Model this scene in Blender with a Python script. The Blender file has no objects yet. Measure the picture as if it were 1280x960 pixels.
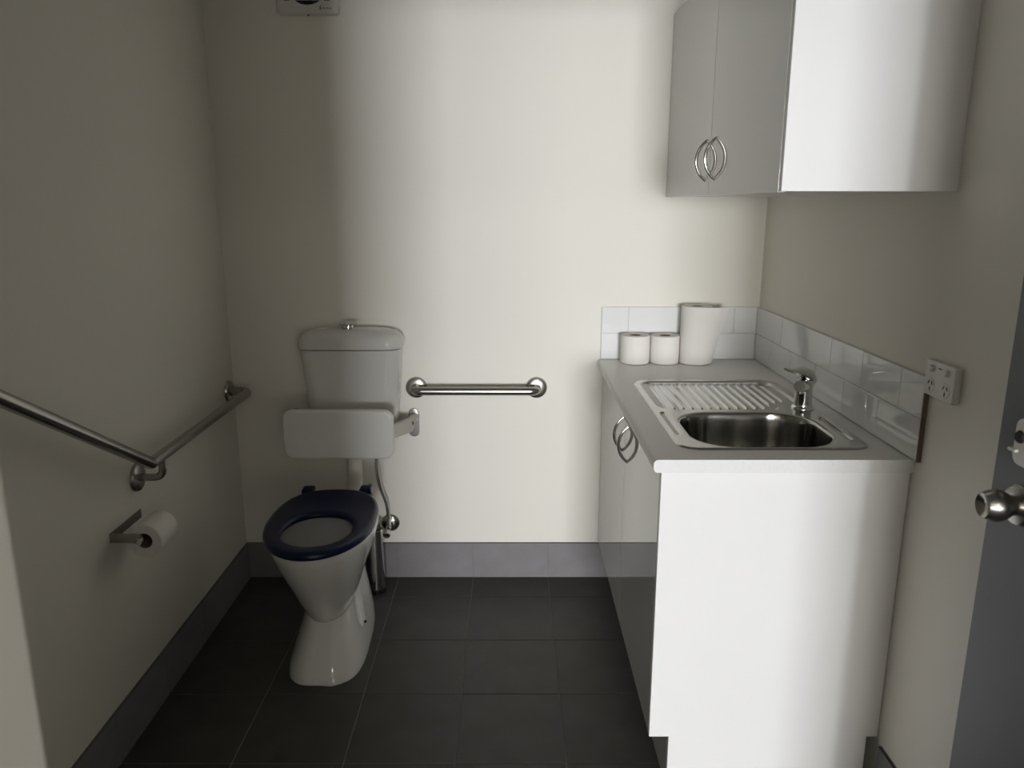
import bpy, bmesh, math, random
from mathutils import Vector, Matrix
PI = math.pi
random.seed(7)
S = bpy.context.scene
COL = S.collection

# ------------------------------------------------------------------ camera
PITCH, YAW, ROLL = 0.2296, 0.0026, -0.0012
cam_d = bpy.data.cameras.new('camera')
cam = bpy.data.objects.new('camera', cam_d); COL.objects.link(cam)
R0 = Vector((math.cos(YAW), -math.sin(YAW), 0)); F0 = Vector((math.sin(YAW), math.cos(YAW), 0)); Z0 = Vector((0, 0, 1))
FW = F0*math.cos(PITCH) - Z0*math.sin(PITCH); UP = F0*math.sin(PITCH) + Z0*math.cos(PITCH)
RR = R0*math.cos(ROLL) - UP*math.sin(ROLL); UU = R0*math.sin(ROLL) + UP*math.cos(ROLL)
m = Matrix((RR, UU, -FW)).transposed().to_4x4(); m.translation = Vector((0.0117, -2.853, 1.464))
cam.matrix_world = m
cam_d.sensor_width = 36.0; cam_d.lens = 962.24/1280*36.0; cam_d.clip_start = 0.02
cam_d.dof.use_dof = True; cam_d.dof.focus_distance = 2.5; cam_d.dof.aperture_fstop = 8.4
S.camera = cam

# ------------------------------------------------------------------ world and light
w = bpy.data.worlds.new('sky'); S.world = w; w.use_nodes = True
bg = w.node_tree.nodes['Background']
bg.inputs[0].default_value = (0.80, 0.88, 1.0, 1); bg.inputs[1].default_value = 1.0
def area(name, loc, rot, sx, sy, power, col, spread=180):
    l = bpy.data.lights.new(name, 'AREA'); l.shape = 'RECTANGLE'; l.size = sx; l.size_y = sy
    l.energy = power; l.color = col; l.spread = math.radians(spread)
    o = bpy.data.objects.new(name, l); COL.objects.link(o); o.location = loc; o.rotation_euler = rot
    return o
# daylight through the tall glazed opening at the far end of the lobby behind the camera
area('lobby_daylight', (1.28, -20.05, 1.22), (PI/2, 0, 0), 2.95, 2.3, 2200, (0.955, 0.98, 1.03))
# added weak fill left of the daylight, lifts the right wall and doors
area('lobby_side_fill', (-1.72, -20.05, 1.22), (PI/2, 0, 0), 2.7, 2.3, 540, (1.0, 0.985, 0.95))
# added fill under the lobby ceiling, no known fitting; softens the ambient light
area('lobby_ambient_fill', (0.5, -5.2, 2.73), (0, 0, 0), 1.2, 0.6, 25, (1.0, 0.97, 0.92))
S.view_settings.view_transform = 'Standard'; S.view_settings.look = 'None'
S.view_settings.gamma = 1.0; S.view_settings.use_curve_mapping = False
S.view_settings.exposure = 0.0

# ------------------------------------------------------------------ materials
def mat(name, col, rough=0.5, metal=0.0, ior=1.5, spec=0.5, coat=0.0, bump=None, vary=None, speckle=None, aniso=0.0):
    """bump=(scale, strength, distance); vary=(scale, amount); speckle=(scale, colour)"""
    M = bpy.data.materials.new(name); M.use_nodes = True
    nt = M.node_tree; b = nt.nodes['Principled BSDF']
    c = (*col, 1)
    b.inputs['Base Color'].default_value = c; b.inputs['Roughness'].default_value = rough
    b.inputs['Metallic'].default_value = metal; b.inputs['IOR'].default_value = ior
    b.inputs['Specular IOR Level'].default_value = spec; b.inputs['Coat Weight'].default_value = coat
    b.inputs['Coat Roughness'].default_value = 0.03
    if aniso: b.inputs['Anisotropic'].default_value = aniso
    tc = nt.nodes.new('ShaderNodeTexCoord')
    src = None
    if vary:
        n = nt.nodes.new('ShaderNodeTexNoise'); n.inputs['Scale'].default_value = vary[0]; n.inputs['Detail'].default_value = 5
        nt.links.new(tc.outputs['Object'], n.inputs['Vector'])
        r = nt.nodes.new('ShaderNodeValToRGB'); a = vary[1]
        r.color_ramp.elements[0].position = 0.3; r.color_ramp.elements[1].position = 0.7
        r.color_ramp.elements[0].color = (*[x*(1-a) for x in col], 1)
        r.color_ramp.elements[1].color = (*[min(1, x*(1+a)) for x in col], 1)
        nt.links.new(n.outputs['Fac'], r.inputs['Fac']); src = r.outputs['Color']
    if speckle:
        n = nt.nodes.new('ShaderNodeTexNoise'); n.inputs['Scale'].default_value = speckle[0]; n.inputs['Detail'].default_value = 2
        nt.links.new(tc.outputs['Object'], n.inputs['Vector'])
        r = nt.nodes.new('ShaderNodeValToRGB')
        r.color_ramp.elements[0].position = 0.56; r.color_ramp.elements[1].position = 0.72
        r.color_ramp.elements[0].color = (0, 0, 0, 1); r.color_ramp.elements[1].color = (1, 1, 1, 1)
        nt.links.new(n.outputs['Fac'], r.inputs['Fac'])
        mx = nt.nodes.new('ShaderNodeMix'); mx.data_type = 'RGBA'
        nt.links.new(r.outputs['Color'], mx.inputs[0])
        if src: nt.links.new(src, mx.inputs[6])
        else: mx.inputs[6].default_value = c
        mx.inputs[7].default_value = (*speckle[1], 1); src = mx.outputs[2]
    if src: nt.links.new(src, b.inputs['Base Color'])
    if bump:
        n = nt.nodes.new('ShaderNodeTexNoise'); n.inputs['Scale'].default_value = bump[0]; n.inputs['Detail'].default_value = 3
        nt.links.new(tc.outputs['Object'], n.inputs['Vector'])
        bp = nt.nodes.new('ShaderNodeBump'); bp.inputs['Strength'].default_value = bump[1]; bp.inputs['Distance'].default_value = bump[2]
        nt.links.new(n.outputs['Fac'], bp.inputs['Height']); nt.links.new(bp.outputs['Normal'], b.inputs['Normal'])
    return M
M = dict(
    wall=mat('wall_paint', (0.80, 0.773, 0.695), 0.55, spec=0.25, bump=(260, 0.10, 0.001), vary=(1.3, 0.015)),
    ceiling=mat('ceiling_paint', (0.88, 0.865, 0.83), 0.8, spec=0.2, bump=(200, 0.08, 0.001)),
    floor_tile=mat('charcoal_porcelain_tile', (0.064, 0.060, 0.057), 0.42, spec=0.30, bump=(300, 0.12, 0.0006), vary=(9, 0.16)),
    skirt_tile=mat('charcoal_skirting_tile', (0.225, 0.215, 0.217), 0.5, spec=0.12, bump=(300, 0.12, 0.0006), vary=(14, 0.06)),
    grout=mat('grey_grout', (0.22, 0.213, 0.205), 0.9, spec=0.1, bump=(500, 0.2, 0.0006)),
    wgrout=mat('white_grout', (0.66, 0.65, 0.63), 0.85, spec=0.1, bump=(500, 0.2, 0.0005)),
    wtile=mat('white_glazed_tile', (0.80, 0.805, 0.79), 0.02, ior=1.6),
    tile_body=mat('brown_tile_edge', (0.16, 0.115, 0.085), 0.8),
    porcelain=mat('white_vitreous_china', (0.64, 0.63, 0.59), 0.07, coat=0.3),
    plastic=mat('white_plastic', (0.70, 0.69, 0.645), 0.22),
    pipe=mat('cream_plastic_pipe', (0.66, 0.63, 0.56), 0.3),
    navy=mat('navy_seat_plastic', (0.003, 0.008, 0.038), 0.28, spec=0.3, bump=(400, 0.03, 0.0005)),
    steel=mat('brushed_stainless', (0.38, 0.365, 0.34), 0.27, metal=1),
    sink=mat('sink_stainless', (0.47, 0.46, 0.44), 0.16, metal=1),
    chrome=mat('polished_chrome', (0.66, 0.66, 0.65), 0.06, metal=1),
    melamine=mat('white_melamine_board', (0.82, 0.815, 0.80), 0.32, spec=0.4, vary=(3, 0.01)),
    gloss=mat('pale_grey_gloss_door', (0.56, 0.555, 0.53), 0.012, ior=1.75),
    laminate=mat('pale_grey_laminate', (0.78, 0.77, 0.74), 0.38, spec=0.4, speckle=(420, (0.69, 0.68, 0.66))),
    edge=mat('worktop_end_strip', (0.76, 0.755, 0.74), 0.4, spec=0.4, speckle=(220, (0.70, 0.70, 0.69))),
    tissue=mat('white_tissue', (0.80, 0.775, 0.73), 0.95, spec=0.1, bump=(420, 0.35, 0.0012)),
    core=mat('cardboard_core', (0.30, 0.23, 0.17), 0.9),
    black=mat('black_plastic', (0.012, 0.012, 0.012), 0.35),
    dark=mat('dark_cavity', (0.010, 0.009, 0.008), 0.7),
    fan=mat('fan_grille_white', (0.68, 0.67, 0.63), 0.35),
    blades=mat('fan_blade_brown', (0.05, 0.035, 0.03), 0.5),
    door=mat('slate_grey_door_paint', (0.115, 0.128, 0.134), 0.42, spec=0.45, bump=(90, 0.12, 0.0008), vary=(4, 0.08)),
    jamb=mat('cream_door_frame_paint', (0.62, 0.56, 0.49), 0.6, spec=0.2),
    water=mat('toilet_water', (0.20, 0.21, 0.20), 0.02, ior=1.33),
    ink=mat('grey_ink', (0.05, 0.05, 0.05), 0.6),
    carpet=mat('lobby_carpet', (0.12, 0.11, 0.10), 0.95, spec=0.1, bump=(300, 0.5, 0.003)),
    lobby=mat('lobby_paint', (0.62, 0.58, 0.52), 0.7, spec=0.2),
    frame=mat('grey_aluminium', (0.30, 0.30, 0.30), 0.4, metal=0.6),
)

# ------------------------------------------------------------------ helpers
ORG = {}
def link(o, parent=None, org=None):
    COL.objects.link(o)
    if parent is not None:
        o.parent = parent; ORG[o.name] = ORG[parent.name]
    else: ORG[o.name] = org or Vector((0, 0, 0))
    return o
def thing(name, label, cat, loc, group=None):
    o = bpy.data.objects.new(name, None); o.empty_display_size = 0.05
    link(o, None, Vector(loc)); o.location = loc
    o['label'] = label; o['category'] = cat
    if group: o['group'] = group
    return o
def obj(name, bm, m, parent=None, ang=35, org=None):
    bmesh.ops.remove_doubles(bm, verts=bm.verts, dist=1e-6)
    bmesh.ops.recalc_face_normals(bm, faces=bm.faces)
    og = ORG[parent.name] if parent is not None else Vector(org or (0, 0, 0))
    bmesh.ops.translate(bm, verts=bm.verts, vec=-og)
    me = bpy.data.meshes.new(name); bm.to_mesh(me); bm.free()
    for p in me.polygons: p.use_smooth = True
    me.set_sharp_from_angle(angle=math.radians(ang))
    me.materials.append(M[m])
    o = bpy.data.objects.new(name, me); link(o, parent, og)
    if len(me.polygons) < 4000:
        wn = o.modifiers.new('WeightedNormal', 'WEIGHTED_NORMAL'); wn.keep_sharp = True; wn.weight = 100
    if parent is None: o.location = og
    return o
def tag(o, label, cat, group=None):
    o['label'] = label; o['category'] = cat
    if group: o['group'] = group
    return o
def structure(o): o['kind'] = 'structure'; return o
def B(): return bmesh.new()
def box(bm, x0, x1, y0, y1, z0, z1, bev=0.0, seg=2):
    vs = [bm.verts.new((x, y, z)) for x in (x0, x1) for y in (y0, y1) for z in (z0, z1)]
    F = [(0,1,3,2),(4,6,7,5),(0,4,5,1),(2,3,7,6),(0,2,6,4),(1,5,7,3)]
    fs = [bm.faces.new([vs[i] for i in f]) for f in F]
    if bev > 0:
        es = list({e for f in fs for e in f.edges})
        bmesh.ops.bevel(bm, geom=es, offset=bev, segments=seg, affect='EDGES', profile=0.5, clamp_overlap=True)
    return bm
def loft(bm, rings, cap0=True, cap1=True, closed=True):
    L = [[bm.verts.new(p) for p in r] for r in rings]
    n = len(L[0])
    for a, b in zip(L, L[1:]):
        for i in range(n if closed else n-1):
            j = (i+1) % n
            try: bm.faces.new((a[i], a[j], b[j], b[i]))
            except ValueError: pass
    if cap0: bm.faces.new(L[0][::-1])
    if cap1: bm.faces.new(L[-1])
    return bm
def tube(bm, pts, r, seg=16, caps=True, flat=None, ref=None):
    """r: number or list; flat=(a,b) multiplies the two cross axes"""
    P = [Vector(p) for p in pts]; n = len(P)
    T = [(P[min(i+1, n-1)] - P[max(i-1, 0)]).normalized() for i in range(n)]
    up = Vector(ref) if ref else (Vector((0, 0, 1)) if abs(T[0].z) < 0.9 else Vector((1, 0, 0)))
    N = (up - T[0]*up.dot(T[0])).normalized(); rings = []
    fa, fb = flat or (1, 1)
    for i in range(n):
        N = (N - T[i]*N.dot(T[i])).normalized(); Bn = T[i].cross(N)
        ri = r[i] if isinstance(r, (list, tuple)) else r
        rings.append([P[i] + (N*math.cos(2*PI*k/seg)*fa + Bn*math.sin(2*PI*k/seg)*fb)*ri for k in range(seg)])
    return loft(bm, rings, caps, caps)
def fillet(pts, rad, n=8):
    P = [Vector(p) for p in pts]; out = [P[0]]
    for i in range(1, len(P)-1):
        a, b, c = P[i-1], P[i], P[i+1]
        r = rad[i-1] if isinstance(rad, (list, tuple)) else rad
        u = (a-b).normalized(); v = (c-b).normalized()
        d = min(r, (a-b).length*0.49, (c-b).length*0.49)
        p0, p1 = b+u*d, b+v*d
        for k in range(n+1):
            t = k/n; out.append(p0*(1-t)**2 + b*2*t*(1-t) + p1*t*t)
    out.append(P[-1]); return out
AX = {'z': (Vector((1,0,0)), Vector((0,1,0)), Vector((0,0,1))), 'x': (Vector((0,1,0)), Vector((0,0,1)), Vector((1,0,0))), 'y': (Vector((1,0,0)), Vector((0,0,1)), Vector((0,1,0)))}
def lathe(bm, prof, c, axis='z', seg=32, cap0=True, cap1=True):
    """prof: (radius, height along axis)"""
    a, b, d = AX[axis] if isinstance(axis, str) else axis; c = Vector(c)
    rings = [[c + d*h + (a*math.cos(2*PI*k/seg) + b*math.sin(2*PI*k/seg))*max(r, 1e-4) for k in range(seg)] for r, h in prof]
    return loft(bm, rings, cap0, cap1)
def frame_axis(d):
    d = Vector(d).normalized(); a = d.orthogonal().normalized(); return (a, d.cross(a), d)
def rrect(w, h, r, n=8):
    pts = []
    for cx, cy, a0 in ((w/2-r, h/2-r, 0), (-w/2+r, h/2-r, PI/2), (-w/2+r, -h/2+r, PI), (w/2-r, -h/2+r, 1.5*PI)):
        for k in range(n+1):
            a = a0 + PI/2*k/n; pts.append((cx + r*math.cos(a), cy + r*math.sin(a)))
    return pts
def rrect_dense(w, h, r, n=7, e=8):
    p = rrect(w, h, r, n); out = []
    for i, a in enumerate(p):
        b = p[(i+1) % len(p)]; out.append(a)
        if (i+1) % (n+1) == 0: out += [(a[0]+(b[0]-a[0])*k/e, a[1]+(b[1]-a[1])*k/e) for k in range(1, e)]
    return out
def pillow(bm, w, h, r, d, place, e=0.006, n=8):
    """rounded-rectangle slab of depth d with softened edges; place(u, v, t) -> point, t in 0..d"""
    rings = []
    for t, ins in ((0, e), (e*0.3, e*0.3), (e, 0), (d-e, 0), (d-e*0.3, e*0.3), (d, e)):
        rings.append([place(u, v, t) for u, v in rrect(w-2*ins, h-2*ins, max(r-ins, 0.001), n)])
    return loft(bm, rings)
def smooth(t): t = max(0.0, min(1.0, t)); return t*t*(3-2*t)

WL, WR, YF, ZC = -1.040, 0.940, -2.55, 2.62       # left wall, right wall, front wall, ceiling

# ------------------------------------------------------------------ room shell
f = structure(obj('floor', box(B(), WL-0.1, WR+0.1, YF-0.12, 0.1, -0.10, -0.0016), 'grout'))
structure(obj('wall_back', box(B(), WL-0.1, WR+0.1, 0, 0.1, -0.1, ZC+0.1), 'wall'))
structure(obj('wall_left', box(B(), WL-0.1, WL, YF-0.12, 0, -0.1, ZC+0.1), 'wall'))
structure(obj('wall_right', box(B(), WR, WR+0.1, YF-0.12, 0, -0.1, ZC+0.1), 'wall'))
structure(obj('ceiling', box(B(), WL-0.1, WR+0.1, YF-0.12, 0.1, ZC, ZC+0.1), 'ceiling'))
OX0, OX1, OZ = -0.200, 0.845, 2.12
bm = B(); box(bm, -3.2, OX0, YF-0.12, YF, -0.1, 2.9); box(bm, OX1, 3.6, YF-0.12, YF, -0.1, 2.9); box(bm, OX0, OX1, YF-0.12, YF, OZ, 2.9)
structure(obj('wall_front', bm, 'wall'))

TILE = {}
def tile_mesh(w, h, d, bev, m):
    k = (round(w, 4), round(h, 4), round(d, 4), m)
    if k not in TILE:
        bm = B(); box(bm, -w/2, w/2, -h/2, h/2, -d, 0, bev, 1)
        me = bpy.data.meshes.new('tile'); bm.to_mesh(me); bm.free(); me.materials.append(M[m]); TILE[k] = me
    return TILE[k]
def tile(parent, me, loc, rot=(0, 0, 0)):
    o = bpy.data.objects.new('tile', me); COL.objects.link(o); o.parent = parent
    o.location = Vector(loc) - ORG[parent.name]; o.rotation_euler = rot; return o
G = 0.0015
def cuts(a, b, x0, step):
    k = math.floor((a-x0)/step); xs = [a]; x = x0 + step*(k+1)
    while x < b-1e-4: xs.append(x); x += step
    xs.append(b); return [(p, q) for p, q in zip(xs, xs[1:]) if q-p > 0.02]
for xa, xb in cuts(WL, WR, -0.136, 0.3):
    for ya, yb in cuts(YF-0.10, 0, -0.169, 0.3):
        dz = random.uniform(-0.0004, 0.0004)
        tile(f, tile_mesh(xb-xa-2*G, yb-ya-2*G, 0.004, 0.0008, 'floor_tile'), ((xa+xb)/2, (ya+yb)/2, dz))
HS = 0.149
def baseboard(name, box_args, segs, place, rot):
    b = structure(obj(name, box(B(), *box_args), 'grout'))
    for a, c in segs:
        tile(b, tile_mesh(c-a-2*G, HS-0.002, 0.006, 0.0008, 'skirt_tile'), place((a+c)/2), rot)
baseboard('baseboard_back', (WL, 0.411, -0.0085, 0, 0, HS-0.001), cuts(WL, 0.411, -0.136, 0.3), lambda s: (s, -0.010, HS/2), (PI/2, 0, 0))
baseboard('baseboard_left', (WL, WL+0.0085, YF, -0.011, 0, HS-0.001), cuts(YF, -0.011, -0.169, 0.3), lambda s: (WL+0.010, s, HS/2), (PI/2, 0, PI/2))
baseboard('baseboard_right', (WR-0.0085, WR, YF, -1.19, 0, HS-0.001), cuts(YF, -1.19, -0.169, 0.3), lambda s: (WR-0.010, s, HS/2), (PI/2, 0, -PI/2))

# lobby behind the camera that lets the daylight in
structure(obj('floor_lobby', box(B(), -3.2, 3.6, -20.3, YF-0.12, -0.1, -0.002), 'carpet'))
structure(obj('ceiling_lobby', box(B(), -3.2, 3.6, -20.3, YF-0.12, 2.75, 2.9), 'lobby'))
structure(obj('wall_lobby_left', box(B(), -3.3, -3.2, -20.3, YF-0.12, -0.1, 2.9), 'lobby'))
structure(obj('wall_lobby_right', box(B(), 3.6, 3.7, -20.3, YF-0.12, -0.1, 2.9), 'lobby'))
bm = B(); X0, X1 = -3.10, 2.78
box(bm, -3.2, X0, -20.2, -20.1, -0.1, 2.9); box(bm, X1, 3.6, -20.2, -20.1, -0.1, 2.9); box(bm, X0, X1, -20.2, -20.1, 2.4, 2.9)
structure(obj('wall_lobby_end', bm, 'lobby'))

# ------------------------------------------------------------------ open door on the right
DX = 0.822
d = structure(obj('door_1', box(B(), DX, DX+0.036, -2.535, -1.632, 0.008, 2.04, 0.0015, 1), 'door', org=(DX+0.018, -2.535, 0)))
kc = Vector((DX, -1.706, 0.998))
obj('door_knob', lathe(B(), [(0.0, -0.0530), (0.010, -0.0540), (0.0160, -0.0575), (0.0190, -0.0590), (0.0205, -0.0580), (0.0245, -0.0480), (0.0262, -0.0400), (0.0258, -0.0340), (0.0225, -0.0240), (0.0175, -0.0160), (0.0155, -0.0080), (0.0155, -0.002)], kc, 'x', 40), 'steel', d, ang=40)
ro = obj('knob_rose', lathe(B(), [(0.0, -0.010), (0.020, -0.0098), (0.030, -0.0075), (0.034, -0.003), (0.034, 0.001)], kc, 'x', 40), 'steel', d); ro['label'] = 'round brushed steel rose'
lp = obj('lock_plate', pillow(B(), 0.050, 0.076, 0.016, 0.007, lambda u, v, t: Vector((DX-t, -1.704+u, 1.100+v)), 0.003), 'plastic', d); lp['label'] = 'pale lock plate with a round keyway'
obj('keyway', lathe(B(), [(0, -0.0115), (0.0085, -0.011), (0.0105, -0.008), (0.0105, -0.004)], (DX, -1.694, 1.108), 'x', 24), 'dark', lp)
obj('snib', box(B(), DX-0.013, DX-0.006, -1.694, -1.676, 1.082, 1.087, 0.001), 'plastic', lp)
obj('latch', box(B(), DX+0.011, DX+0.025, -1.634, -1.6235, 0.985, 1.011, 0.002), 'steel', d)

# ------------------------------------------------------------------ wall cabinet
CX, CY, CZ0, CZ1 = 0.572, -1.210, 1.4906, 2.097
cab = thing('wall_cabinet', 'white two-door wall cabinet hung high on the right wall above the sink', 'cabinet', (0.76, -0.6, CZ0))
CF = CX+0.0175
bm = B()
box(bm, CF+0.001, WR, -0.018, -0.002, CZ0, CZ1); box(bm, CF+0.001, WR, CY+0.0165, -0.018, CZ0, CZ0+0.016)
box(bm, CF+0.001, WR, CY+0.0165, -0.018, CZ1-0.016, CZ1); box(bm, WR-0.012, WR, CY+0.0165, -0.018, CZ0+0.016, CZ1-0.016)
box(bm, CF+0.04, WR-0.012, CY+0.0165, -0.018, 1.78, 1.796)
obj('carcass', bm, 'melamine', cab)
obj('end_panel', box(B(), CX+0.0015, WR, CY, CY+0.016, CZ0, CZ1, 0.0008, 1), 'melamine', cab)
def bow_handle(parent, x, y, z0, z1, out=0.029, r=0.0050):
    zc, h = (z0+z1)/2, (z1-z0)/2; n = 28; pts = []; rad = []
    R = (h*h+out*out)/(2*out); A = math.asin(h/R)
    for i in range(n+1):
        a = -A + 2*A*i/n
        pts.append((x - (R*math.cos(a) - (R-out)), y, zc + R*math.sin(a)))
        rad.append(r*(0.8+0.2*math.cos(a/A*PI/2)))
    o = obj('handle', tube(B(), pts, rad, 12, ref=(0, 1, 0)), 'chrome', parent, ang=60)
    return o
def door(parent, x0, x1, ya, yb, z0, z1, hy, hz0, hz1):
    dd = obj('cabinet_door', box(B(), x0, x1, ya, yb, z0, z1, 0.001, 2), 'gloss', parent)
    bow_handle(dd, x0+0.0012, hy, hz0, hz1); return dd
door(cab, CX, CX+0.0165, -0.608, -0.003, CZ0-0.002, CZ1, -0.560, 1.530, 1.641)
door(cab, CX, CX+0.0165, CY+0.0175, -0.6105, CZ0-0.002, CZ1, -0.664, 1.531, 1.641)

# ------------------------------------------------------------------ sink cabinet
SX, SY = 0.362, -1.168
base = thing('sink_cabinet', 'white two-door base cabinet under the worktop, on a recessed kickboard', 'cabinet', (0.65, -0.6, 0))
SF = SX+0.0175; ZB, ZT = 0.158, 0.8625
bm = B()
box(bm, SF+0.001, WR-0.002, -0.018, -0.012, ZB, ZT); box(bm, SF+0.001, WR-0.012, SY+0.0165, -0.018, ZB, ZB+0.016)
box(bm, WR-0.014, WR-0.002, SY+0.0165, -0.018, ZB+0.016, ZT); box(bm, SF+0.001, SF+0.05, SY+0.0165, -0.018, ZT-0.016, ZT)
box(bm, SF+0.001, WR-0.014, -0.60, -0.584, ZB+0.016, 0.60)
obj('carcass', bm, 'melamine', base)
obj('end_panel', box(B(), SX, WR-0.002, SY, SY+0.016, ZB, ZT, 0.0008, 1), 'melamine', base)
door(base, SX, SX+0.0165, -0.612, -0.012, ZB+0.002, ZT-0.004, -0.565, 0.717, 0.825)
door(base, SX, SX+0.0165, SY+0.0175, -0.6145, ZB+0.002, ZT-0.004, -0.662, 0.712, 0.822)
kb = obj('kickboard', box(B(), 0.412, 0.428, SY+0.018, -0.012, 0.001, ZB, 0.0008, 1), 'gloss', base)
obj('kick_end_panel', box(B(), 0.412, 0.912, SY+0.002, SY+0.0175, 0.001, ZB, 0.0008, 1), 'melamine', base)

# ------------------------------------------------------------------ worktop
TX, TY, TZ0, TZ1 = 0.341, -1.180, 0.8635, 0.895
wt = thing('worktop', 'pale grey laminate worktop with a rounded front edge on the sink cabinet', 'worktop', (0.64, -0.6, TZ0))
def nose(y):
    r = 0.011; pts = [(0.455, y, TZ0), (0.455, y, TZ1)]
    for k in range(9):
        a = PI/2 + PI/2*k/8; pts.append((TX+r+r*math.cos(a), y, TZ1-r+r*math.sin(a)))
    for k in range(9):
        a = PI + PI/2*k/8; pts.append((TX+r+r*math.cos(a), y, TZ0+r+r*math.sin(a)))
    return pts
bm = B(); loft(bm, [nose(TY+0.001), nose(-0.001)])
box(bm, 0.455, WR, -0.40, -0.001, TZ0, TZ1); box(bm, 0.455, WR, TY+0.001, -1.092, TZ0, TZ1); box(bm, 0.855, WR, -1.092, -0.40, TZ0, TZ1)
obj('slab', bm, 'laminate', wt, ang=30)
def nose2(y):
    e = nose(y); return [(WR, y, TZ0), (WR, y, TZ1)] + e[2:]
obj('end_strip', loft(B(), [nose2(TY), nose2(TY+0.001)]), 'edge', wt, ang=30)

# ------------------------------------------------------------------ tiled splashback
sp = thing('tile_splashback', 'two-course splashback of glossy white rectangular tiles around the worktop corner', 'splashback', (0.93, -0.005, TZ1))
ZS = TZ1+0.001; H2 = 0.0985
bm = B(); box(bm, 0.352, WR, -0.006, -0.0005, ZS, ZS+2*H2); box(bm, WR-0.006, WR-0.0005, -1.197, -0.006, ZS, ZS+2*H2)
obj('grout', bm, 'wgrout', sp)
g = 0.0011
def row_back(z, xs):
    for a, b in zip(xs, xs[1:]): tile(sp, tile_mesh(b-a-2*g, H2-2*g, 0.007, 0.0011, 'wtile'), ((a+b)/2, -0.0095, z), (PI/2, random.uniform(-.004, .004), random.uniform(-.004, .004)))
def row_right(z, ys):
    for a, b in zip(ys, ys[1:]): tile(sp, tile_mesh(b-a-2*g, H2-2*g, 0.007, 0.0011, 'wtile'), (WR-0.0095, (a+b)/2, z), (PI/2, random.uniform(-.004, .004), -PI/2+random.uniform(-.004, .004)))
row_back(ZS+H2*1.5, [0.352, 0.452, 0.652, 0.846, 0.930]); row_back(ZS+H2*0.5, [0.352, 0.548, 0.748, 0.930])
row_right(ZS+H2*1.5, [-1.196, -1.090, -0.888, -0.686, -0.483, -0.278, -0.010]); row_right(ZS+H2*0.5, [-1.196, -0.994, -0.790, -0.585, -0.383, -0.180, -0.010])
e = obj('edge_bead', box(B(), WR-0.010, WR, -1.2015, -1.1975, ZS, ZS+2*H2), 'tile_body', sp); e['label'] = 'brown unglazed tile edge'

# ------------------------------------------------------------------ sink
snk = thing('kitchen_sink', 'stainless steel inset sink with ribbed drainer, set into the worktop', 'sink', (0.648, -0.74, TZ1))
sx0, sx1, sy0, sy1, sr = 0.414, 0.884, -1.108, -0.368, 0.055
def sdr(x, y, x0, x1, y0, y1, r):
    qx = abs(x-(x0+x1)/2)-(x1-x0)/2+r; qy = abs(y-(y0+y1)/2)-(y1-y0)/2+r
    return math.hypot(max(qx, 0), max(qy, 0)) + min(max(qx, qy), 0) - r
def capsule(x, y, ax, ay, bx, by):
    dx, dy = bx-ax, by-ay; t = max(0, min(1, ((x-ax)*dx+(y-ay)*dy)/(dx*dx+dy*dy)))
    return math.hypot(x-ax-dx*t, y-ay-dy*t)
def sink_z(x, y):
    z = TZ1+0.0042
    do = -sdr(x, y, sx0, sx1, sy0, sy1, sr)
    z -= 0.0040*(1-smooth(do/0.005))
    dd = -sdr(x, y, 0.431, 0.862, -0.752, -0.389, 0.055)
    cut = math.hypot(x-0.862, y+0.752)           # tap platform bites the drainer's corner
    k = smooth(dd/0.012)*smooth((cut-0.085)/0.012)
    z -= 0.0075*k
    di = -sdr(x, y, 0.452, 0.838, -0.735, -0.420, 0.04)
    kr = smooth(di/0.014)*smooth((cut-0.105)/0.02)
    ph = (x-0.455)/0.0262
    rib = max(0.0, math.cos(2*PI*ph))**1.5
    z += 0.0058*kr*rib
    for ax, ay, bx, by in ((0.437, -0.785, 0.437, -0.985), (0.853, -0.835, 0.853, -1.030)):
        z -= 0.0048*(1-smooth((capsule(x, y, ax, ay, bx, by)-0.003)/0.007))
    return z - 0.003*smooth((bowl_d(x, y)+0.007)/0.008)
def bowl_d(x, y): return -sdr(x, y, 0.4605, 0.823, -1.094, -0.784, 0.105)
NX, NY = 190, 280
bm = B(); rows = []
for j in range(NY+1):
    s = j/NY; y = sy0+(sy1-sy0)*s
    q = max(0, max(sy0+sr-y, y-(sy1-sr))); ins = sr-math.sqrt(max(sr*sr-q*q, 0))
    a, b = sx0+ins, sx1-ins
    rows.append([bm.verts.new((a+(b-a)*i/NX, y, sink_z(a+(b-a)*i/NX, y))) for i in range(NX+1)])
for a, b in zip(rows, rows[1:]):
    for i in range(NX):
        q = (a[i], a[i+1], b[i+1], b[i])
        if min(bowl_d(v.co.x, v.co.y) for v in q) < 0.002: bm.faces.new(q)
bmesh.ops.delete(bm, geom=[v for v in bm.verts if not v.link_faces], context='VERTS')
obj('drainer_plate', bm, 'sink', snk, ang=75)
bcx, bcy, bw, bh = 0.64175, -0.939, 0.3625, 0.310
def bowl_ring(ins, z):
    return [(bcx+u, bcy+v, z) for u, v in rrect_dense(bw-2*ins, bh-2*ins, max(0.105-ins*0.85, 0.03), 14, 10)]
zr = TZ1+0.0042
prof = [(-0.0035, zr-0.0012), (-0.0025, zr-0.0006), (-0.0005, zr-0.0012), (0.0015, zr-0.004), (0.003, zr-0.009), (0.0045, zr-0.02), (0.007, zr-0.05), (0.010, zr-0.09), (0.013, zr-0.125), (0.017, zr-0.148), (0.024, zr-0.164), (0.034, zr-0.174), (0.048, zr-0.179), (0.09, zr-0.183), (0.13, zr-0.186)]
obj('bowl', loft(B(), [bowl_ring(i, z) for i, z in prof], False, True), 'sink', snk, ang=75)
zb = zr-0.1865
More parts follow.
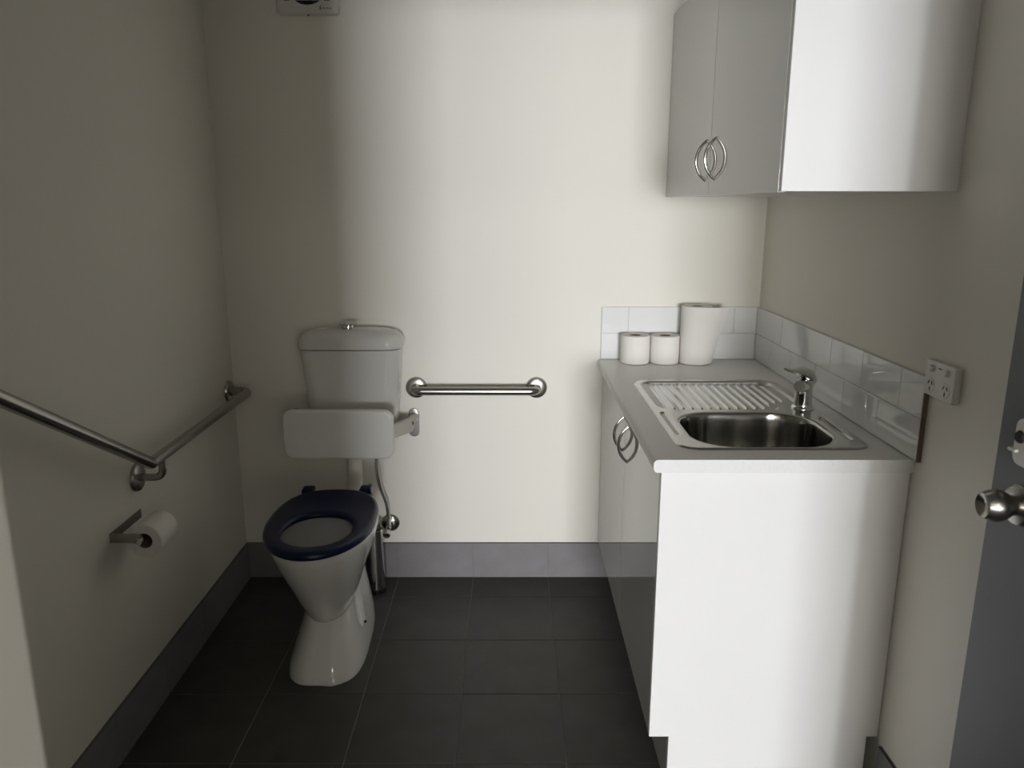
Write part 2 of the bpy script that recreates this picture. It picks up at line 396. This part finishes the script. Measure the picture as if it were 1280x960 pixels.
obj('drain', lathe(B(), [(0.043, 0.0), (0.043, 0.002), (0.038, 0.003), (0.030, 0.001), (0.012, 0.0005), (0.010, 0.004), (0.0, 0.004)], (0.64, -0.94, zb), 'z', 32), 'chrome', snk)

# ------------------------------------------------------------------ tap
tx, ty, tz = 0.845, -0.733, TZ1+0.004
tap = thing('mixer_tap', 'chrome lever mixer tap standing on the right rim of the sink', 'tap', (tx, ty, tz))
obj('body', lathe(B(), [(0.031, 0), (0.031, 0.003), (0.029, 0.006), (0.0255, 0.009), (0.0245, 0.015), (0.0240, 0.055), (0.0255, 0.078), (0.0255, 0.084), (0.021, 0.0865), (0.0, 0.087)], (tx, ty, tz), 'z', 40), 'chrome', tap)
dv = Vector((-0.48, -0.88, 0)).normalized()
P0 = Vector((tx, ty, tz+0.064)); sp_pts = [P0+dv*t+Vector((0, 0, 0.20*t)) for t in (0.0, 0.03, 0.06, 0.085, 0.098)]
obj('spout', tube(B(), sp_pts, [0.021, 0.0195, 0.018, 0.0172, 0.0155], 24, flat=(1.0, 0.95)), 'chrome', tap, ang=50)
obj('aerator', lathe(B(), [(0.011, 0), (0.011, -0.006), (0.009, -0.008), (0, -0.008)], sp_pts[3]+Vector((0, 0, -0.013)), 'z', 20), 'chrome', tap)
lv = Vector((-0.90, -0.42, 0)).normalized()
def lever_ring(t):
    cen = [(-0.0285, 0.080, 0.010, 0.009), (-0.0255, 0.093, 0.021, 0.017), (-0.013, 0.106, 0.0262, 0.022), (0.004, 0.113, 0.0255, 0.019), (0.023, 0.1145, 0.020, 0.012), (0.043, 0.1145, 0.0145, 0.0068), (0.062, 0.118, 0.0105, 0.005), (0.076, 0.1215, 0.007, 0.0032)]
    s, h, wd, th = cen[t]; sd = Vector((-lv.y, lv.x, 0))
    c = Vector((tx, ty, tz)) + lv*s + Vector((0, 0, h-th*0.6))
    return [c + sd*wd*math.cos(2*PI*k/20) + Vector((0, 0, 1))*th*math.sin(2*PI*k/20) for k in range(20)]
obj('lever', loft(B(), [lever_ring(t) for t in range(8)]), 'chrome', tap, ang=60)

# ------------------------------------------------------------------ paper on the worktop
def paper_roll(name, label, cat, cx, cy, r, h, group=None, z=TZ1+0.0005):
    t = thing(name, label, cat, (cx, cy, z), group)
    obj('paper', lathe(B(), [(0.021, 0.003), (0.030, 0.0), (r-0.004, 0), (r-0.001, 0.002), (r, 0.006), (r+0.0004, h*0.5), (r, h-0.006), (r-0.001, h-0.002), (r-0.004, h), (0.030, h), (0.021, h-0.004), (0.021, 0.003)], (cx, cy, z), 'z', 48, False, False), 'tissue', t)
    obj('core', lathe(B(), [(0.0205, 0.003), (0.0205, h-0.003), (0.0190, h-0.003), (0.0190, 0.003), (0.0205, 0.003)], (cx, cy, z), 'z', 32, False, False), 'core', t)
    return t
paper_roll('toilet_roll', 'left of the two short white toilet rolls on the worktop, nearest the worktop edge', 'toilet roll', 0.471, -0.068, 0.0535, 0.1045, 'toilet rolls on the worktop')
paper_roll('toilet_roll', 'right of the two short white toilet rolls on the worktop, touching the tall paper towel', 'toilet roll', 0.5795, -0.068, 0.0530, 0.1035, 'toilet rolls on the worktop')
tw = paper_roll('paper_towel_roll', 'tall white paper towel roll with a loose end sheet, on the worktop', 'paper towel', 0.690, -0.073, 0.0555, 0.212)
bm = B(); rings = []
for i in range(13):                      # the loose sheet peels off the right side, more at the top than below
    z = TZ1+0.004+0.207*i/12; k = i/12; ext = 0.004+0.042*k**1.1; ring = []
    for sgn in (1, -1):
        for s in (range(7) if sgn > 0 else range(6, -1, -1)):
            q = s/6; a = -PI*0.5+q*PI*0.40; rr = 0.0566+ext*q*q*0.9 + (0.0007 if sgn > 0 else -0.0007)
            ring.append((0.690+rr*math.cos(a)+ext*0.25*q*q, -0.073+rr*math.sin(a)-ext*0.25*q, z))
    rings.append(ring)
obj('loose_sheet', loft(bm, rings), 'tissue', tw, ang=60)

# ------------------------------------------------------------------ power point
pw = thing('power_socket', 'white double power socket with two switches, on the right wall beside the tiles', 'socket', (WR, -1.26, 1.098))
px = WR-0.017
obj('faceplate', pillow(B(), 0.112, 0.077, 0.004, 0.017, lambda u, v, t: Vector((WR-t, -1.260+u, 1.0985+v)), 0.002, 4), 'plastic', pw)
for yy in (-1.231, -1.289):
    s = obj('switch', lathe(B(), [(0, -0.007), (0.0055, -0.0068), (0.0075, -0.005), (0.0078, 0.001)], (px, yy, 1.121), 'x', 20), 'plastic', pw)
    o = obj('outlet', lathe(B(), [(0, -0.0012), (0.0150, -0.0012), (0.0165, 0.0004)], (px, yy, 1.084), 'x', 28), 'plastic', pw)
    bm = B()
    for dy, dz, an in ((0.0066, 0.005, 0.5), (-0.0066, 0.005, -0.5), (0, -0.008, 0)):
        t = bmesh.new(); box(t, -0.0020, 0.0006, -0.0010, 0.0010, -0.0042, 0.0042)
        bmesh.ops.transform(t, matrix=Matrix.Translation((px, yy+dy, 1.084+dz)) @ Matrix.Rotation(an, 4, 'X'), verts=t.verts)
        me = bpy.data.meshes.new('tmp'); t.to_mesh(me); t.free(); bm.from_mesh(me); bpy.data.meshes.remove(me)
    obj('pin_slots', bm, 'dark', o)
bm = B()
for k in range(5): box(bm, px-0.0006, px+0.001, -1.2565-0.0028*k, -1.2545-0.0028*k, 1.1235+0.0004*(k % 2), 1.1260)
obj('maker_mark', bm, 'ink', pw)

# ------------------------------------------------------------------ exhaust fan
fn = thing('exhaust_fan', 'square white exhaust fan with a round dark grille, high on the back wall', 'fan', (-0.676, 0, 2.195))
fx, fz = -0.676, 2.196
bm = B(); n = 32; outer = []; hole = []
sq = rrect_dense(0.212, 0.212, 0.016)
def ringpts(ins, y, sc=None): return [Vector((fx+u, y, fz+v)) for u, v in rrect_dense(0.212-2*ins, 0.212-2*ins, 0.016)]
def circpts(r, y):
    out = []
    for u, v in sq:
        a = math.atan2(v, u); out.append(Vector((fx+r*math.cos(a), y, fz+r*math.sin(a))))
    return out
loft(bm, [ringpts(0, 0), ringpts(0, -0.014), ringpts(0.004, -0.020), ringpts(0.012, -0.022), ringpts(0.013, -0.0215), circpts(0.081, -0.0235), circpts(0.076, -0.022), circpts(0.074, -0.004)], False, False)
obj('cover', bm, 'fan', fn, ang=40)
obj('duct', lathe(B(), [(0.0735, -0.003), (0.0735, -0.0015), (0, -0.0015)], (fx, 0, fz), 'y', 32), 'dark', fn)
bm = B()
for k in range(6):
    t = bmesh.new(); box(t, 0.015, 0.066, -0.0012, 0.0012, -0.018, 0.018)
    bmesh.ops.transform(t, matrix=Matrix.Translation((fx, -0.008, fz)) @ Matrix.Rotation(k*PI/3, 4, 'Y') @ Matrix.Rotation(0.25, 4, 'X'), verts=t.verts)
    me = bpy.data.meshes.new('tmp'); t.to_mesh(me); t.free(); bm.from_mesh(me); bpy.data.meshes.remove(me)
lathe(bm, [(0.018, -0.016), (0.018, -0.004)], (fx, 0, fz), 'y', 24)
obj('impeller', bm, 'blades', fn)
for k in range(7):
    z = fz-0.060+0.020*k; h = math.sqrt(0.0765**2-(z-fz)**2)
    obj('grille_bar', box(B(), fx-h, fx+h, -0.0225, -0.0195, z-0.0017, z+0.0017, 0.0006, 1), 'fan', fn)
for q in range(2):
    z = fz-0.060+0.0135*q-0.003
    for s in (-1, 1):
        bm = B(); box(bm, fx+s*(0.080-0.012*(1-q))-0.010, fx+s*(0.080-0.012*(1-q))+0.010, -0.0245, -0.0225, z-0.0009, z+0.0009)
        obj('vent_slot', bm, 'dark', fn)
bm = B(); lx, lz = fx+0.046, fz-0.0885
tube(bm, [(lx+0.0016, -0.0226, lz+0.011), (lx-0.002, -0.0226, lz+0.006), (lx-0.0032, -0.0226, lz+0.0015), (lx-0.001, -0.0226, lz-0.001), (lx+0.0018, -0.0226, lz+0.0005)], [0.0006, 0.0013, 0.0016, 0.0014, 0.0008], 8)
for k, w_ in enumerate((4.2, 2.0, 3.0, 2.6, 3.4, 2.4, 2.8, 3.2)):
    x_ = lx+0.006+0.0040*k; box(bm, x_, x_+0.0010*w_*0.8, -0.0230, -0.0222, lz+0.0005, lz+0.0036+0.0008*(k in (0, 4)))
obj('maker_mark', bm, 'ink', fn)
obj('screw', lathe(B(), [(0, -0.016), (0.003, -0.0155), (0.003, -0.012)], (fx, 0, fz-0.1065), 'y', 12), 'dark', fn)

# ------------------------------------------------------------------ grab rails
def flange(parent, c, axis, sgn):
    prof = [(0.041, 0), (0.041, 0.003*sgn), (0.038, 0.009*sgn), (0.030, 0.0125*sgn), (0.018, 0.0135*sgn), (0, 0.0135*sgn)]
    return obj('flange', lathe(B(), prof, c, axis, 40), 'steel', parent)
gr = thing('grab_rail', 'short horizontal stainless grab rail on the back wall beside the toilet', 'grab rail', (-0.116, 0, 0.785))
for x in (-0.345, 0.112): flange(gr, (x, 0, 0.784), 'y', -1)
obj('bar', tube(B(), fillet([(-0.345, -0.004, 0.784), (-0.345, -0.062, 0.784), (0.112, -0.062, 0.784), (0.112, -0.004, 0.784)], 0.042, 10), 0.0162, 24), 'steel', gr, ang=50)
g2 = thing('grab_rail', 'long angled stainless grab rail rising towards the viewer on the left wall', 'grab rail', (WL, -0.8, 0.76))
xb = WL+0.078
flange(g2, (WL, -0.058, 0.782), 'x', 1); flange(g2, (WL, -0.800, 0.714), 'x', 1); flange(g2, (WL, -1.700, 1.262), 'x', 1)
elbow = Vector((xb, -0.866, 0.778)); far = Vector((xb, -0.058, 0.782)); near = elbow+Vector((0, -math.cos(0.524), math.sin(0.524)))*0.965
obj('bar', tube(B(), fillet([(WL+0.004, -0.058, 0.782), far, elbow, near, (WL+0.004, near.y, near.z)], [0.042, 0.006, 0.042], 8), 0.0162, 24), 'steel', g2, ang=50)
obj('standoff', tube(B(), fillet([(WL+0.008, -0.800, 0.714), (xb-0.002, -0.800, 0.714), (xb, -0.800, 0.772)], 0.034, 10), 0.0105, 18), 'steel', g2, ang=50)

# ------------------------------------------------------------------ toilet roll holder on the left wall
th = thing('toilet_roll_holder', 'chrome toilet roll holder on the left wall under the angled rail', 'holder', (WL, -0.88, 0.605))
zh = 0.607
obj('back_plate', box(B(), WL, WL+0.0025, -0.975, -0.800, zh-0.013, zh+0.013, 0.0006, 1), 'steel', th)
obj('arm', tube(B(), fillet([(WL+0.002, -0.972, zh), (WL+0.050, -0.972, zh), (WL+0.082, -0.972, zh-0.004)], 0.01, 4), [0.013]*7+[0.012], 12, flat=(1.0, 0.17), ref=(0, 0, 1)), 'steel', th)
obj('spindle', lathe(B(), [(0, -0.985), (0.007, -0.984), (0.010, -0.981), (0.010, -0.970), (0.0075, -0.969), (0.0075, -0.850), (0, -0.849)], (WL+0.082, 0, zh-0.006), 'y', 24), 'chrome', th)
rl = thing('toilet_roll', 'part-used white toilet roll hanging on the holder on the left wall', 'toilet roll', (WL+0.090, -0.90, 0.592))
rc = (WL+0.085, 0, 0.595); ra = 0.0455
obj('paper', lathe(B(), [(0.0215, -0.962), (ra-0.002, -0.963), (ra, -0.961), (ra, -0.862), (ra-0.002, -0.860), (0.0215, -0.861), (0.0215, -0.962)], rc, 'y', 48, False, False), 'tissue', rl)
obj('core', lathe(B(), [(0.0210, -0.9615), (0.0210, -0.8615), (0.0195, -0.8615), (0.0195, -0.9615), (0.0210, -0.9615)], rc, 'y', 32, False, False), 'core', rl)

# ------------------------------------------------------------------ toilet
tcx = -0.587; PROT = math.radians(2.0)
def turn(p):
    dx, dy = p[0]-tcx, p[1]+0.55; c, s = math.cos(PROT), math.sin(PROT)
    return (tcx+c*dx-s*dy, -0.55+s*dx+c*dy, p[2])
wc = thing('toilet', 'white toilet with an open navy blue seat and a cistern on the back wall', 'toilet', (tcx, -0.5, 0))
def egg(z, yf, yb, hw, ymax=0.42, nb=2.6, nf=2.0, n=56, cx=tcx):
    """plan ring: front half ellipse, back half superellipse; ymax = where the widest point lies (0 back .. 1 front)"""
    yc = yb+(yf-yb)*ymax; out = []
    for k in range(n):
        a = 2*PI*k/n; c, s = math.cos(a), math.sin(a)
        e = nf if s < 0 else nb
        x = math.copysign(abs(c)**(2/e), c)*hw; y = math.copysign(abs(s)**(2/e), s)
        out.append(turn((cx+x, yc+(y*(yb-yc) if s > 0 else -y*(yf-yc)), z)))
    return out
bm = B()
outer = [egg(0.468, -0.808, -0.318, 0.160), egg(0.464, -0.815, -0.312, 0.166), egg(0.450, -0.817, -0.310, 0.168), egg(0.435, -0.814, -0.31, 0.1655), egg(0.400, -0.800, -0.312, 0.156),
         egg(0.350, -0.772, -0.318, 0.138), egg(0.300, -0.738, -0.33, 0.119), egg(0.250, -0.705, -0.35, 0.104), egg(0.215, -0.678, -0.37, 0.092), egg(0.185, -0.654, -0.39, 0.081), egg(0.165, -0.636, -0.40, 0.072), egg(0.148, -0.612, -0.41, 0.058)]
inner = [egg(0.466, -0.786, -0.46, 0.122), egg(0.452, -0.783, -0.463, 0.122), egg(0.438, -0.790, -0.455, 0.130), egg(0.40, -0.775, -0.462, 0.122), egg(0.34, -0.74, -0.475, 0.100), egg(0.29, -0.69, -0.49, 0.070), egg(0.255, -0.66, -0.51, 0.050), egg(0.24, -0.63, -0.53, 0.03)]
loft(bm, inner[::-1]+outer, True, True)
def foot(z, yf, yb, hwf, hwb, n=56):
    out = []
    for k in range(n):
        a = 2*PI*k/n; c, s = math.cos(a), math.sin(a); e = 2/3.4 if s < 0 else 2/4.0
        x = math.copysign(abs(c)**e, c); y = math.copysign(abs(s)**e, s)
        t = (y+1)/2; hw = hwf+(hwb-hwf)*smooth(t*1.25)
        hw *= 1.0
        ridge = 0.006*math.exp(-((x-0.28)/0.16)**2) if s < 0 else 0
        out.append(turn((tcx+x*hw, yf+(yb-yf)*t-ridge, z)))
    return out
loft(bm, [foot(0.0, -0.728, -0.255, 0.121, 0.122), foot(0.006, -0.731, -0.252, 0.124, 0.125), foot(0.03, -0.722, -0.250, 0.118, 0.125), foot(0.07, -0.697, -0.250, 0.102, 0.120), foot(0.11, -0.664, -0.250, 0.086, 0.111),
          foot(0.14, -0.637, -0.250, 0.074, 0.104), foot(0.165, -0.612, -0.250, 0.066, 0.098), foot(0.19, -0.575, -0.250, 0.062, 0.092), foot(0.22, -0.48, -0.25, 0.062, 0.086), foot(0.26, -0.44, -0.25, 0.064, 0.080), foot(0.34, -0.43, -0.25, 0.07, 0.080), foot(0.445, -0.42, -0.25, 0.10, 0.10)])
# screw boss in the side of the foot
for s in (1,):
    tube(bm, [turn(p) for p in ((tcx+s*0.070, -0.455, 0.235), (tcx+s*0.089, -0.490, 0.165), (tcx+s*0.100, -0.520, 0.105), (tcx+s*0.100, -0.526, 0.082))], [0.010, 0.016, 0.018, 0.006], 16, flat=(0.9, 1.0))
pan = obj('pan', bm, 'porcelain', wc, ang=50)
obj('fixing_hole', lathe(B(), [(0.0, 0), (0.0045, 0), (0.0045, 0.004), (0, 0.004)], turn((tcx+0.1145, -0.527, 0.103)), frame_axis((0.75, -0.65, 0.2)), 16), 'dark', pan)
obj('water', loft(B(), [egg(0.279, -0.684, -0.494, 0.066), egg(0.280, -0.684, -0.494, 0.066)]), 'water', wc)
bm = B()
so = lambda z, i: egg(z, -0.830+i, -0.303-i, 0.172-i, ymax=0.50, nb=2.6, nf=2.05)
si = lambda z, i: egg(z, -0.765-i, -0.513+i, 0.106+i, ymax=0.52, nb=2.2, nf=2.0)
loft(bm, [so(0.469, 0.004), so(0.471, 0.001), so(0.478, 0.0), so(0.486, 0.002), so(0.491, 0.008), so(0.4935, 0.018), si(0.4915, 0.018), si(0.488, 0.006), si(0.481, 0.001), si(0.474, 0.0), si(0.469, 0.004), so(0.469, 0.004)], False, False)
st = obj('seat', bm, 'navy', wc, ang=50); st['label'] = 'navy blue plastic open seat ring'
for x in (tcx-0.100, tcx+0.100):
    bm = B(); box(bm, x-0.021, x+0.021, -0.322, -0.276, 0.468, 0.495, 0.007, 3)
    for v in bm.verts: v.co = turn(v.co)
    obj('hinge', bm, 'navy', st)
# flush pipe
obj('flush_pipe', tube(B(), fillet([(-0.573, -0.095, 0.66), (-0.573, -0.095, 0.395), (-0.590, -0.30, 0.375)], 0.075, 10), 0.0275, 24), 'pipe', wc, ang=50)
# cistern
ccx = -0.567
def ctn(z, w_, yb, yf, r, bulge=0.0): 
    out = []
    for u, v in rrect(w_, yb-yf, r, 10): 
        y = (yb+yf)/2+v
        if v < 0: y -= bulge*(1-(2*u/w_)**2)
        out.append((ccx+u, y, z))
    return out
cs = [ctn(0.600, 0.275, -0.004, -0.118, 0.035), ctn(0.604, 0.285, -0.004, -0.124, 0.04), ctn(0.625, 0.300, -0.004, -0.130, 0.045)]
for k in range(9):
    t = k/8; cs.append(ctn(0.65+0.304*t, 0.316+0.048*t, -0.004, -0.134-0.018*t, 0.048, 0.006))
ci = obj('cistern', loft(B(), cs), 'porcelain', wc, ang=50)
ld = [ctn(0.9565, 0.364, -0.003, -0.153, 0.05, 0.006), ctn(0.958, 0.374, -0.002, -0.157, 0.052, 0.006), ctn(0.975, 0.376, -0.002, -0.158, 0.053, 0.006), ctn(0.990, 0.372, -0.003, -0.156, 0.055, 0.006), ctn(1.003, 0.358, -0.006, -0.150, 0.055, 0.005), ctn(1.014, 0.326, -0.012, -0.138, 0.05, 0.004), ctn(1.021, 0.26, -0.025, -0.120, 0.04, 0.002), ctn(1.024, 0.16, -0.045, -0.100, 0.025)]
obj('cistern_lid', loft(B(), ld), 'porcelain', ci, ang=50)
obj('flush_button', lathe(B(), [(0.025, 0.0), (0.025, 0.003), (0.021, 0.004), (0.0205, 0.013), (0.026, 0.0150), (0.0350, 0.0185), (0.0358, 0.0202), (0.032, 0.0228), (0.016, 0.0255), (0, 0.026)], (-0.577, -0.078, 1.0235), 'z', 36), 'chrome', ci)

# ------------------------------------------------------------------ toilet backrest
br = thing('padded_backrest', 'white padded backrest panel on two steel wall brackets in front of the cistern', 'backrest', (-0.583, 0, 0.65))
PY = -0.262
obj('pad', pillow(B(), 0.387, 0.178, 0.036, 0.034, lambda u, v, t: Vector((-0.5885+u, PY+0.017-t-0.004*(1-(u/0.19)**2), 0.678+v)), 0.010, 10), 'plastic', br, ang=50)
for x, s in ((-0.357, -1), (-0.805, 1)):
    pl_ = obj('wall_plate', pillow(B(), 0.040, 0.112, 0.0195, 0.010, lambda u, v, t, x=x: Vector((x+u, -t, 0.647+v)), 0.004, 8), 'steel', br)
    pts = fillet([(x, -0.006, 0.655), (x, -0.060, 0.655), (x+s*0.055, -0.19, 0.668), (x+s*0.075, -0.243, 0.672)], 0.05, 6)
    n = len(pts); obj('bracket_arm', tube(B(), pts, [0.029]*n, 20, flat=(1.0, 0.36), ref=(0, 0, 1)), 'steel', br, ang=50)
    obj('bracket_boss', tube(B(), [(x, -0.008, 0.672), (x, -0.040, 0.668), (x+s*0.006, -0.070, 0.662)], [0.017, 0.0165, 0.014], 20), 'steel', br)

# ------------------------------------------------------------------ stop valve and hose
vx, vz = -0.462, 0.232
va = thing('stop_valve', 'chrome stop valve and water hose on the back wall right of the toilet', 'valve', (vx, 0, vz))
obj('wall_flange', lathe(B(), [(0.036, 0), (0.036, -0.002), (0.033, -0.006), (0.022, -0.011), (0.014, -0.013), (0, -0.013)], (vx, 0, vz), 'y', 36), 'chrome', va)
bm = B(); lathe(bm, [(0.0105, -0.008), (0.0105, -0.030), (0.0125, -0.031), (0.0125, -0.058), (0.010, -0.060), (0, -0.060)], (vx, 0, vz), 'y', 24)
lathe(bm, [(0.0075, 0.0), (0.0075, 0.022), (0.0105, 0.023), (0.0105, 0.036), (0.006, 0.037)], (vx, -0.045, vz), 'z', 6)
obj('valve_body', bm, 'chrome', va, ang=30)
obj('valve_handle', lathe(B(), [(0.006, 0), (0.006, 0.012), (0.0135, 0.014), (0.0145, 0.020), (0.0145, 0.034), (0.012, 0.037), (0.006, 0.0375), (0.005, 0.036), (0, 0.036)], (vx-0.002, -0.052, vz-0.006), frame_axis((-0.06, -0.85, -0.30)), 20), 'chrome', va)
hs_ = fillet([(vx, -0.045, vz+0.034), (vx-0.003, -0.045, 0.325), (vx-0.026, -0.052, 0.400), (vx-0.034, -0.060, 0.46), (vx-0.036, -0.065, 0.612)], 0.035, 8)
obj('hose', tube(B(), hs_, 0.0068, 16), 'chrome', va, ang=50)

# ------------------------------------------------------------------ toilet brush
bx, by = -0.507, -0.118
tb = thing('toilet_brush', 'slim chrome toilet brush canister on the floor behind the toilet', 'brush', (bx, by, 0.0005))
obj('base_ring', lathe(B(), [(0.036, 0.0005), (0.0385, 0.002), (0.0385, 0.016), (0.037, 0.018), (0.0, 0.018)], (bx, by, 0), 'z', 36), 'black', tb)
obj('canister', lathe(B(), [(0.037, 0.018), (0.0365, 0.030), (0.0330, 0.255), (0.0320, 0.258), (0.0300, 0.256), (0.0300, 0.245), (0, 0.245)], (bx, by, 0), 'z', 36), 'chrome', tb)
obj('brush_cap', lathe(B(), [(0.0295, 0.246), (0.0295, 0.263), (0.020, 0.272), (0.008, 0.276), (0, 0.276)], (bx, by, 0), 'z', 32), 'black', tb)
obj('handle', tube(B(), [(bx, by, 0.27), (bx-0.004, by, 0.36), (bx-0.006, by, 0.44)], [0.006, 0.006, 0.0065], 14), 'steel', tb)
